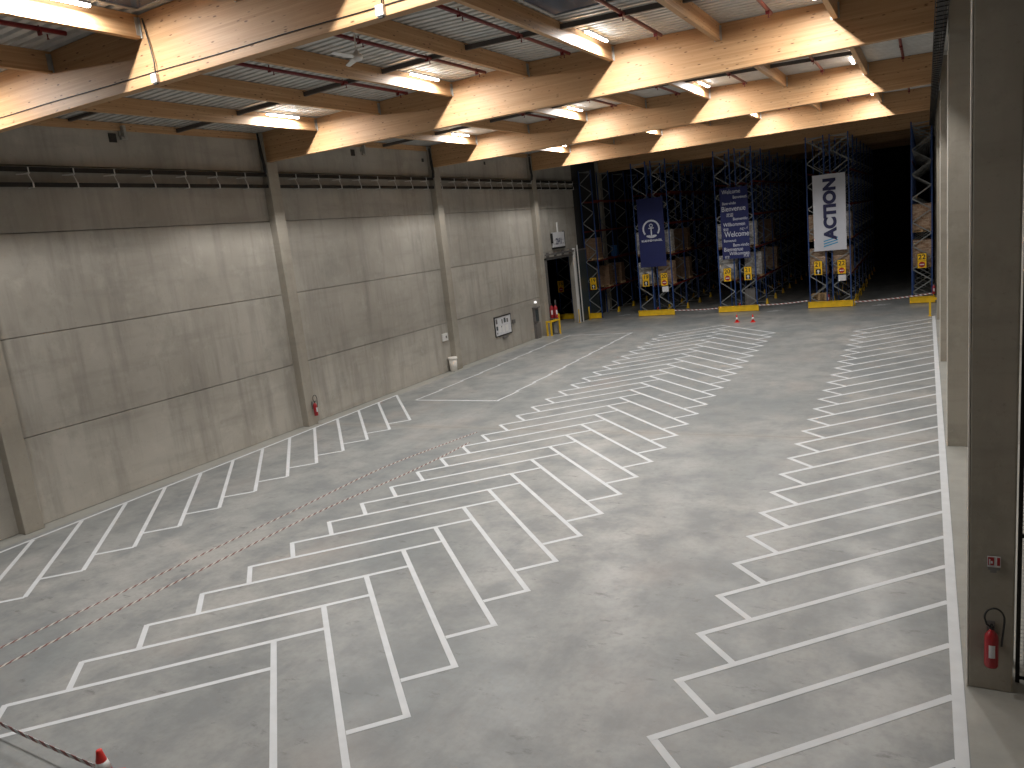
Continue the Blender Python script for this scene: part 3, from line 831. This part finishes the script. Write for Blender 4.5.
# banners ---------------------------------------------------------------
def banner(x, z0, w, h, mat, label, tilt=0):
    rt = thing('hanging_banner', label, 'banner', (x, 55.22, z0)); rt.rotation_euler = (0, tilt, 0)
    b = B(); n = 14; nx = 6; F = []; K = []
    for i in range(n+1):
        for j in range(nx+1):
            xx = -w/2+w*j/nx; zz = h*i/n; yy = .012*math.sin(zz*1.9+j*.8)
            F.append(b.verts.new((xx, yy-.004, zz))); K.append(b.verts.new((xx, yy+.004, zz)))
    W_ = nx+1
    for i in range(n):
        for j in range(nx):
            a = i*W_+j
            b.faces.new((F[a], F[a+1], F[a+W_+1], F[a+W_])); b.faces.new((K[a+W_], K[a+W_+1], K[a+1], K[a]))
    for i in range(n):
        for j in (0, nx): a = i*W_+j; b.faces.new((F[a], F[a+W_], K[a+W_], K[a]))
    for j in range(nx):
        for i in (0, n): a = i*W_+j; b.faces.new((F[a], F[a+1], K[a+1], K[a]))
    obj('fabric', b, mat, rt)
    for zz in (.02, h-.02):
        b = B(); tube(b, [(-w/2-.02, .03, zz), (w/2+.02, .03, zz)], .02, 8); obj('batten', b, M['galv'] if zz > 1 else mat, rt)
    return rt
r1 = banner(-17.78, 3.66, 1.98, 5.0, M['navy'], 'navy hanging banner with a white anchor emblem and lettering on the rack')
# anchor emblem: broken ring, anchor with stock and flukes
cz = 2.78; b = B()
def arc(bm, cx, cz, r, w, a0, a1, n=28, y=-.022):
    for i in range(n):
        t0, t1 = a0+(a1-a0)*i/n, a0+(a1-a0)*(i+1)/n
        q = [((r+s*w/2)*math.cos(t)+cx, (r+s*w/2)*math.sin(t)+cz) for s, t in ((-1,t0),(1,t0),(1,t1),(-1,t1))]
        f = [bm.verts.new((x, y, z)) for x, z in q]; g = [bm.verts.new((x, y+.006, z)) for x, z in q]
        bm.faces.new(f); bm.faces.new(g[::-1])
        for k in range(4): bm.faces.new((f[k], f[(k+1)%4], g[(k+1)%4], g[k]))
D2 = PI/180
arc(b, 0, cz, .60, .12, -38*D2, 218*D2, 40); arc(b, 0, cz, .60, .12, -128*D2, -52*D2, 16)
obj('emblem_ring', b, M['letter'], r1)
b = B(); bx(b, -.045, .045, -.022, -.016, cz-.52, cz+.14); bx(b, -.2, .2, -.022, -.016, cz+.02, cz+.09)
arc(b, 0, cz+.24, .11, .06, 0, 2*PI, 24)
arc(b, 0, cz-.12, .40, .08, -125*D2, -55*D2, 14)
obj('emblem_anchor', b, M['letter'], r1)
text_mesh('KUEHNE+NAGEL', .205, M['letter'], r1, loc=(0, -.022, 1.93), bold=.006)
r2 = banner(-11.74, 3.78, 1.92, 4.9, M['navy'], 'navy hanging banner covered with welcome words in many languages')
words = [('Welcome',.40,-.80,'L',4.62),('Benvenuti',.30,.90,'R',4.22),('Bem-vindo',.27,-.80,'L',3.84),('Bienvenue',.50,-.88,'L',3.46),('欢迎',.30,-.55,'L',3.02),('Bienvenido',.28,.88,'R',2.74),
 ('Willkommen',.36,-.80,'L',2.38),('歓迎',.22,-.80,'L',2.04),('مرحبا',.24,.86,'R',2.08),('Welcome',.53,-.74,'L',1.70),('Benvenuti',.27,-.82,'L',1.27),('Bem-vindo',.32,.92,'R',.94),('Bienvenue',.40,-.84,'L',.66),('Willkommen',.33,.92,'R',.36),('欢迎',.24,.88,'R',.16),('환영',.22,-.80,'L',.12)]
for s, sz, x, al, z in words:
    text_mesh(s, sz, M['letter'], r2, loc=(x, -.022, z), align='LEFT' if al == 'L' else 'RIGHT', sx=.80)
r3 = banner(-5.60, 3.82, 2.0, 4.95, M['bwhite'], 'white hanging banner with dark vertical capital letters and blue stripes', 0)
text_mesh('ACTION', 1.0, M['ink'], r3, loc=(.06, -.022, 2.72), rot=(PI/2, -PI/2, 0), bold=.055, sx=1.03)
for i, (m, l0, l1) in enumerate((('cyan', -.42, .44), ('cyan', -.42, .44), ('cyan', -.42, .44))):
    z = .84-.16*i if i else .86
    z = .88-.17*i; b = B(); q = [(-.40+.0*i, z-.22), (.48, z), (.48, z-.075), (-.40, z-.30)]
    f = [b.verts.new((x, -.022, zz)) for x, zz in q]; g = [b.verts.new((x, -.016, zz)) for x, zz in q]
    b.faces.new(f); b.faces.new(g[::-1])
    for k in range(4): b.faces.new((f[k], f[(k+1)%4], g[(k+1)%4], g[k]))
    obj('blue_stripe', b, M['cyan'], r3)

# floor stickers in the aisle mouths
for i, (x, y, w) in enumerate(((-20.9, 56.6, .8), (-14.6, 56.9, .9), (-9.2, 54.9, 1.0), (-2.6, 55.4, 1.1))):
    b = B(); bx(b, -w/2, w/2-.3, -.28, -.10, .0005, .004); bx(b, -w/2+.3, w/2, .12, .28, .0005, .004)
    tag(obj('floor_arrow_sticker', b, M['white'], loc=(x, y, 0)), 'worn white floor sticker %s' % ('by the rack at the left wall', 'between the anchor and welcome racks', 'between the welcome and white banner racks', 'between the white banner rack and last right rack')[i], 'floor marking')

# ------------------------------------------------------------------ sliding door and things by it
rt = thing('door_1', None, None, (WX, DY0, 0)); rt['kind'] = 'structure'
b = B(); bx(b, 0, .10, -.10, .06, 0, DZ+.1); bx(b, 0, .10, -.10, 5.0, DZ, DZ+.12); bx(b, -.2, 0, -.0, .06, 0, DZ); obj('door_frame', b, M['grey'], rt)
b = B(); bx(b, .12, .22, -.2, 8.8, DZ+.30, DZ+.42)
for y in (.3, 1.6, 2.9, 4.2): bx(b, .0, .2, y-.04, y+.04, DZ+.20, DZ+.52)
obj('door_track', b, M['grey'], rt)
b = B(); bx(b, .10, .20, 4.95, 9.0, .03, DZ+.28); obj('door_leaf', b, M['greyd'], rt)
b = B(); bx(b, .06, .24, 4.72, 4.88, 0, DZ+.55); obj('guide_post', b, M['whitep'], rt)
b = B(); bx(b, .28, .34, 5.10, 5.18, 0, DZ+.75); obj('conduit', b, M['whitep'], rt)
for i, (x, y) in enumerate(((-23.3, 53.3), (-23.0, 54.6))):
    b = B(); lathe(b, [(.055,0),(.055,1.0),(.04,1.03)], n=14); bx(b, -.1, .1, -.1, .1, 0, .012)
    tag(obj('bollard', b, M['yellow'], loc=(x, y, 0)), 'yellow post beside the sliding door track, %s' % ('nearer' if i == 0 else 'farther, by the rack guard'), 'bollard')
# yellow rail with the red extinguisher trolley
rt = thing('guard_rail', 'small yellow guard rail before the sliding door opening', 'guard rail', (-23.0, 46.9, 0))
b = B(); bar(b, (-.05,.02,.98), (.28,.08,.98), .10, .12); bar(b, (.28,.08,.98), (.5,1.0,1.02), .10, .12); obj('top_rail', b, M['yellow'], rt)
for x, y, h in ((.0,.05,.95),(.28,.10,.95),(.5,1.02,1.4)):
    b = B(); bx(b, x-.05, x+.05, y-.05, y+.05, 0, h); bx(b, x-.09, x+.09, y-.09, y+.09, 0, .012); obj('post', b, M['yellow'], rt)
extinguisher((-22.92, 47.75, 1.11), .5, 'red fire extinguisher by the door opening, left of the pair above the yellow rail', hose=False, s=1.6, bracket=False)
extinguisher((-22.64, 47.8, 1.11), 1.0, 'red fire extinguisher by the door opening, right of the pair above the yellow rail', hose=False, s=1.6, bracket=False)
b = B(); bx(b, -.25, .36, -.2, .25, 0, .04); bx(b, -.22, -.14, -.15, .2, .04, 1.07); bx(b, .26, .30, -.15, .2, .04, 1.07); bx(b, -.25, .36, -.2, .25, 1.07, 1.105); bx(b, .08, .16, .2, .24, 1.1, 2.35)
tag(obj('extinguisher_stand', b, M['grey'], loc=(-22.83, 47.78, 0), bevel=.01), 'grey stand carrying two red extinguishers beside the door opening', 'stand')
# yellow rail right
rt = thing('guard_rail', 'yellow guard rail at the foot of the far right column', 'guard rail', (.12, 49.2, 0))
b = B(); bx(b, 0, .5, 0, .10, .92, 1.04); obj('top_rail', b, M['yellow'], rt)
b = B(); bx(b, .005, .115, -.005, .105, 0, 1.02); bx(b, -.05, .16, -.05, .16, 0, .012); obj('post', b, M['yellow'], rt)

# notice board
rt = thing('notice_board', 'black framed notice board with papers on the left wall', 'notice board', (WX, 40.55, 1.02))
b = B(); bx(b, .0, .035, 0, 2.05, 0, 1.15); obj('backboard', b, M['paper'], rt)
b = B()
for q in ((-.05,0,-.05,1.2),(2.05,2.08,-.05,1.2),(0,2.05,1.13,1.2),(0,2.05,-.06,.01)): bx(b, 0, .06, *q)
obj('frame', b, M['black'], rt)
for i, (y, z, w, h, m) in enumerate(((.10,.75,.22,.3,'grey'),(.12,.35,.2,.25,'greyd'),(.40,.2,.30,.4,'whitep'),(.85,.70,.14,.28,'grey'),(1.15,.72,.24,.3,'greyd'),(1.5,.7,.2,.25,'grey'),(.85,.15,.3,.4,'whitep'),(1.3,.15,.35,.4,'whitep'),(.75,.48,.08,.08,'greyd'),(.15,.1,.12,.12,'grey'))):
    b = B(); bx(b, .036, .04, y, y+w, z, z+h); obj('pinned_sheet', b, M[m], rt)
b = B(); bx(b, .0, .09, 2.15, 2.5, .40, .65); tag(obj('wall_socket_box', b, M['grey'], loc=(WX, 40.65, 1.1), bevel=.01), 'small dark box on the wall right of the notice board', 'box')
b = B(); bx(b, 0, .12, .7, 1.3, 0, .1); tag(obj('wall_shelf', b, M['grey'], loc=(WX, 40.65, .78), bevel=.01), 'small grey shelf under the notice board', 'shelf')
# electric box on the wall and cream bin
rt = thing('switch_box', 'small white electric box on the left wall before the bin', 'box', (WX, 34.6, 1.74))
b = B(); bx(b, 0, .10, 0, .50, 0, .42); obj('housing', b, M['whitep'], rt, bevel=.02)
b = B(); bx(b, .10, .125, .26, .36, .15, .28); obj('knob', b, M['grey'], rt)
rt = thing('waste_bin', 'cream plastic waste bin at the foot of the left wall column', 'bin', (-23.2, 35.05, 0))
b = B(); lathe(b, [(.17,0),(.19,.01),(.24,.68),(.22,.69)], n=20); obj('body', b, M['cream'], rt)
b = B(); lathe(b, [(.265,.68),(.27,.72),(.265,.76),(.24,.79)], n=20); obj('lid', b, M['cream'], rt)
# grey cabinet with lamp
rt = thing('wall_cabinet', 'narrow grey cabinet standing against the left wall, small white lamp above', 'cabinet', (WX, 45.85, 0))
b = B(); bx(b, 0, .22, 0, .6, .0, 1.05); obj('lower_body', b, M['grey'], rt, bevel=.01)
b = B(); bx(b, 0, .18, 0, .57, 1.1, 2.05); obj('upper_body', b, M['grey'], rt, bevel=.01)
b = B(); bx(b, .185, .205, .06, .5, 1.18, 1.95); obj('door', b, M['greyd'], rt)
b = B(); bx(b, 0, .30, -.05, .62, 2.06, 2.14); obj('top_shelf', b, M['grey'], rt)
rt = thing('wall_light', 'small white round lamp on the wall above the grey cabinet', 'lamp', (WX, 46.2, 2.45))
b = B(); lathe(b, [(.06,-.06),(.09,-.04),(.09,.05),(.05,.09)], c=(.12,0,0), n=16); obj('globe', b, emit_mat('small_lamp', (1,.97,.93), 1.2), rt)
b = B(); bx(b, 0, .06, -.06, .06, -.08, .08); obj('base', b, M['whitep'], rt)
# white sign above the door
rt = thing('door_sign', 'white sign with dark figures on the wall above the sliding door', 'sign', (WX, 49.9, 5.9))
b = B(); bx(b, .05, .14, 0, 2.0, 0, 1.05); obj('panel', b, M['paper'], rt, bevel=.01)
b = B(); bx(b, .0, .16, -.02, 2.02, -.12, 0); bx(b, 0, .16, -.1, -.0, .3, 1.0); bx(b, 0, .16, 2.0, 2.05, .1, 1.1); obj('frame', b, M['black'], rt)
b = B(); bx(b, .05, .12, .95, 1.1, 1.05, 1.75); obj('hanger', b, M['whitep'], rt)
text_mesh('2H1', .62, M['ink'], rt, loc=(.145, 1.0, .38), rot=(PI/2,0,PI/2), bold=.01)
b = B(); bx(b, .142, .148, .15, .5, .22, .25); bx(b, .142, .148, 1.5, 1.85, .22, .25); bx(b, .142, .148, .15, 1.85, .5, .52); obj('printed_rule', b, M['grey'], rt)

# mesh partition to the right of the nearest column
rt = thing('mesh_partition', 'dark wire mesh partition right of the nearest column', 'partition', (1.10, 11.75, 0))
b = B(); bx(b, 0, .05, 0, .05, 0, 11.9); bx(b, 1.2, 1.25, 0, .05, 0, 11.9); bx(b, 2.4, 2.45, 0, .05, 0, 11.9)
for z in (.05, 2.2, 4.4, 6.6, 8.8, 11): bx(b, 0, 2.45, .01, .04, z, z+.05)
obj('frame', b, M['darkrail'], rt)
b = B(); z = .1
while z < 11.8: bx(b, .05, 2.4, .022, .028, z, z+.006); z += .06
x = .09
while x < 2.4: bx(b, x, x+.006, .02, .026, .05, 11.8); x += .06
obj('wire_mesh', b, M['galv'], rt)
b = B()
for q in range(3): tube(b, [(1.09+.0*q, 12.2+.08*q, 0.02), (1.09, 12.2+.08*q, 11.7)], .025, 8)
tag(obj('riser_pipe', b, M['grey']), 'grey riser pipes standing behind the nearest right column', 'pipe')
# pale strips added to imitate the highlight on the right columns' chamfered edges
for i, (yy, l) in enumerate(((11.45, 'nearest'), (23.42, 'second'), (35.7, 'third'))):
    b = B(); bx(b, .485, .509, yy+.0, yy+.045, .002, 10.4 if i else 11.9)
    tag(obj('edge_highlight', b, M['cream'], bevel=.006), 'pale strip added as the highlight on the left edge of the %s right column' % l, 'edge highlight')

# ------------------------------------------------------------------ world, camera, view
w = bpy.data.worlds.new('night'); bpy.context.scene.world = w; w.use_nodes = True
bg = w.node_tree.nodes['Background']; bg.inputs[0].default_value = (.02,.025,.04,1); bg.inputs[1].default_value = .05
cam = bpy.data.cameras.new('camera'); co = bpy.data.objects.new('camera', cam); C.objects.link(co)
Rm = Matrix(((0.87767337, 0.00299766, 0.47924991), (0.4671749, 0.21778926, -0.85692208), (-0.10694425, 0.97599121, 0.1897474)))
co.matrix_world = Matrix.Translation((0, 0, H)) @ Rm.to_4x4()
cam.sensor_width = 36; cam.lens = 759.385/1024*36; cam.clip_end = 300; cam.clip_start = .1
sc = bpy.context.scene; sc.camera = co
sc.view_settings.view_transform = 'Standard'; sc.view_settings.look = 'None'; sc.view_settings.gamma = 1
sc.view_settings.use_curve_mapping = False
sc.view_settings.exposure = 0.0
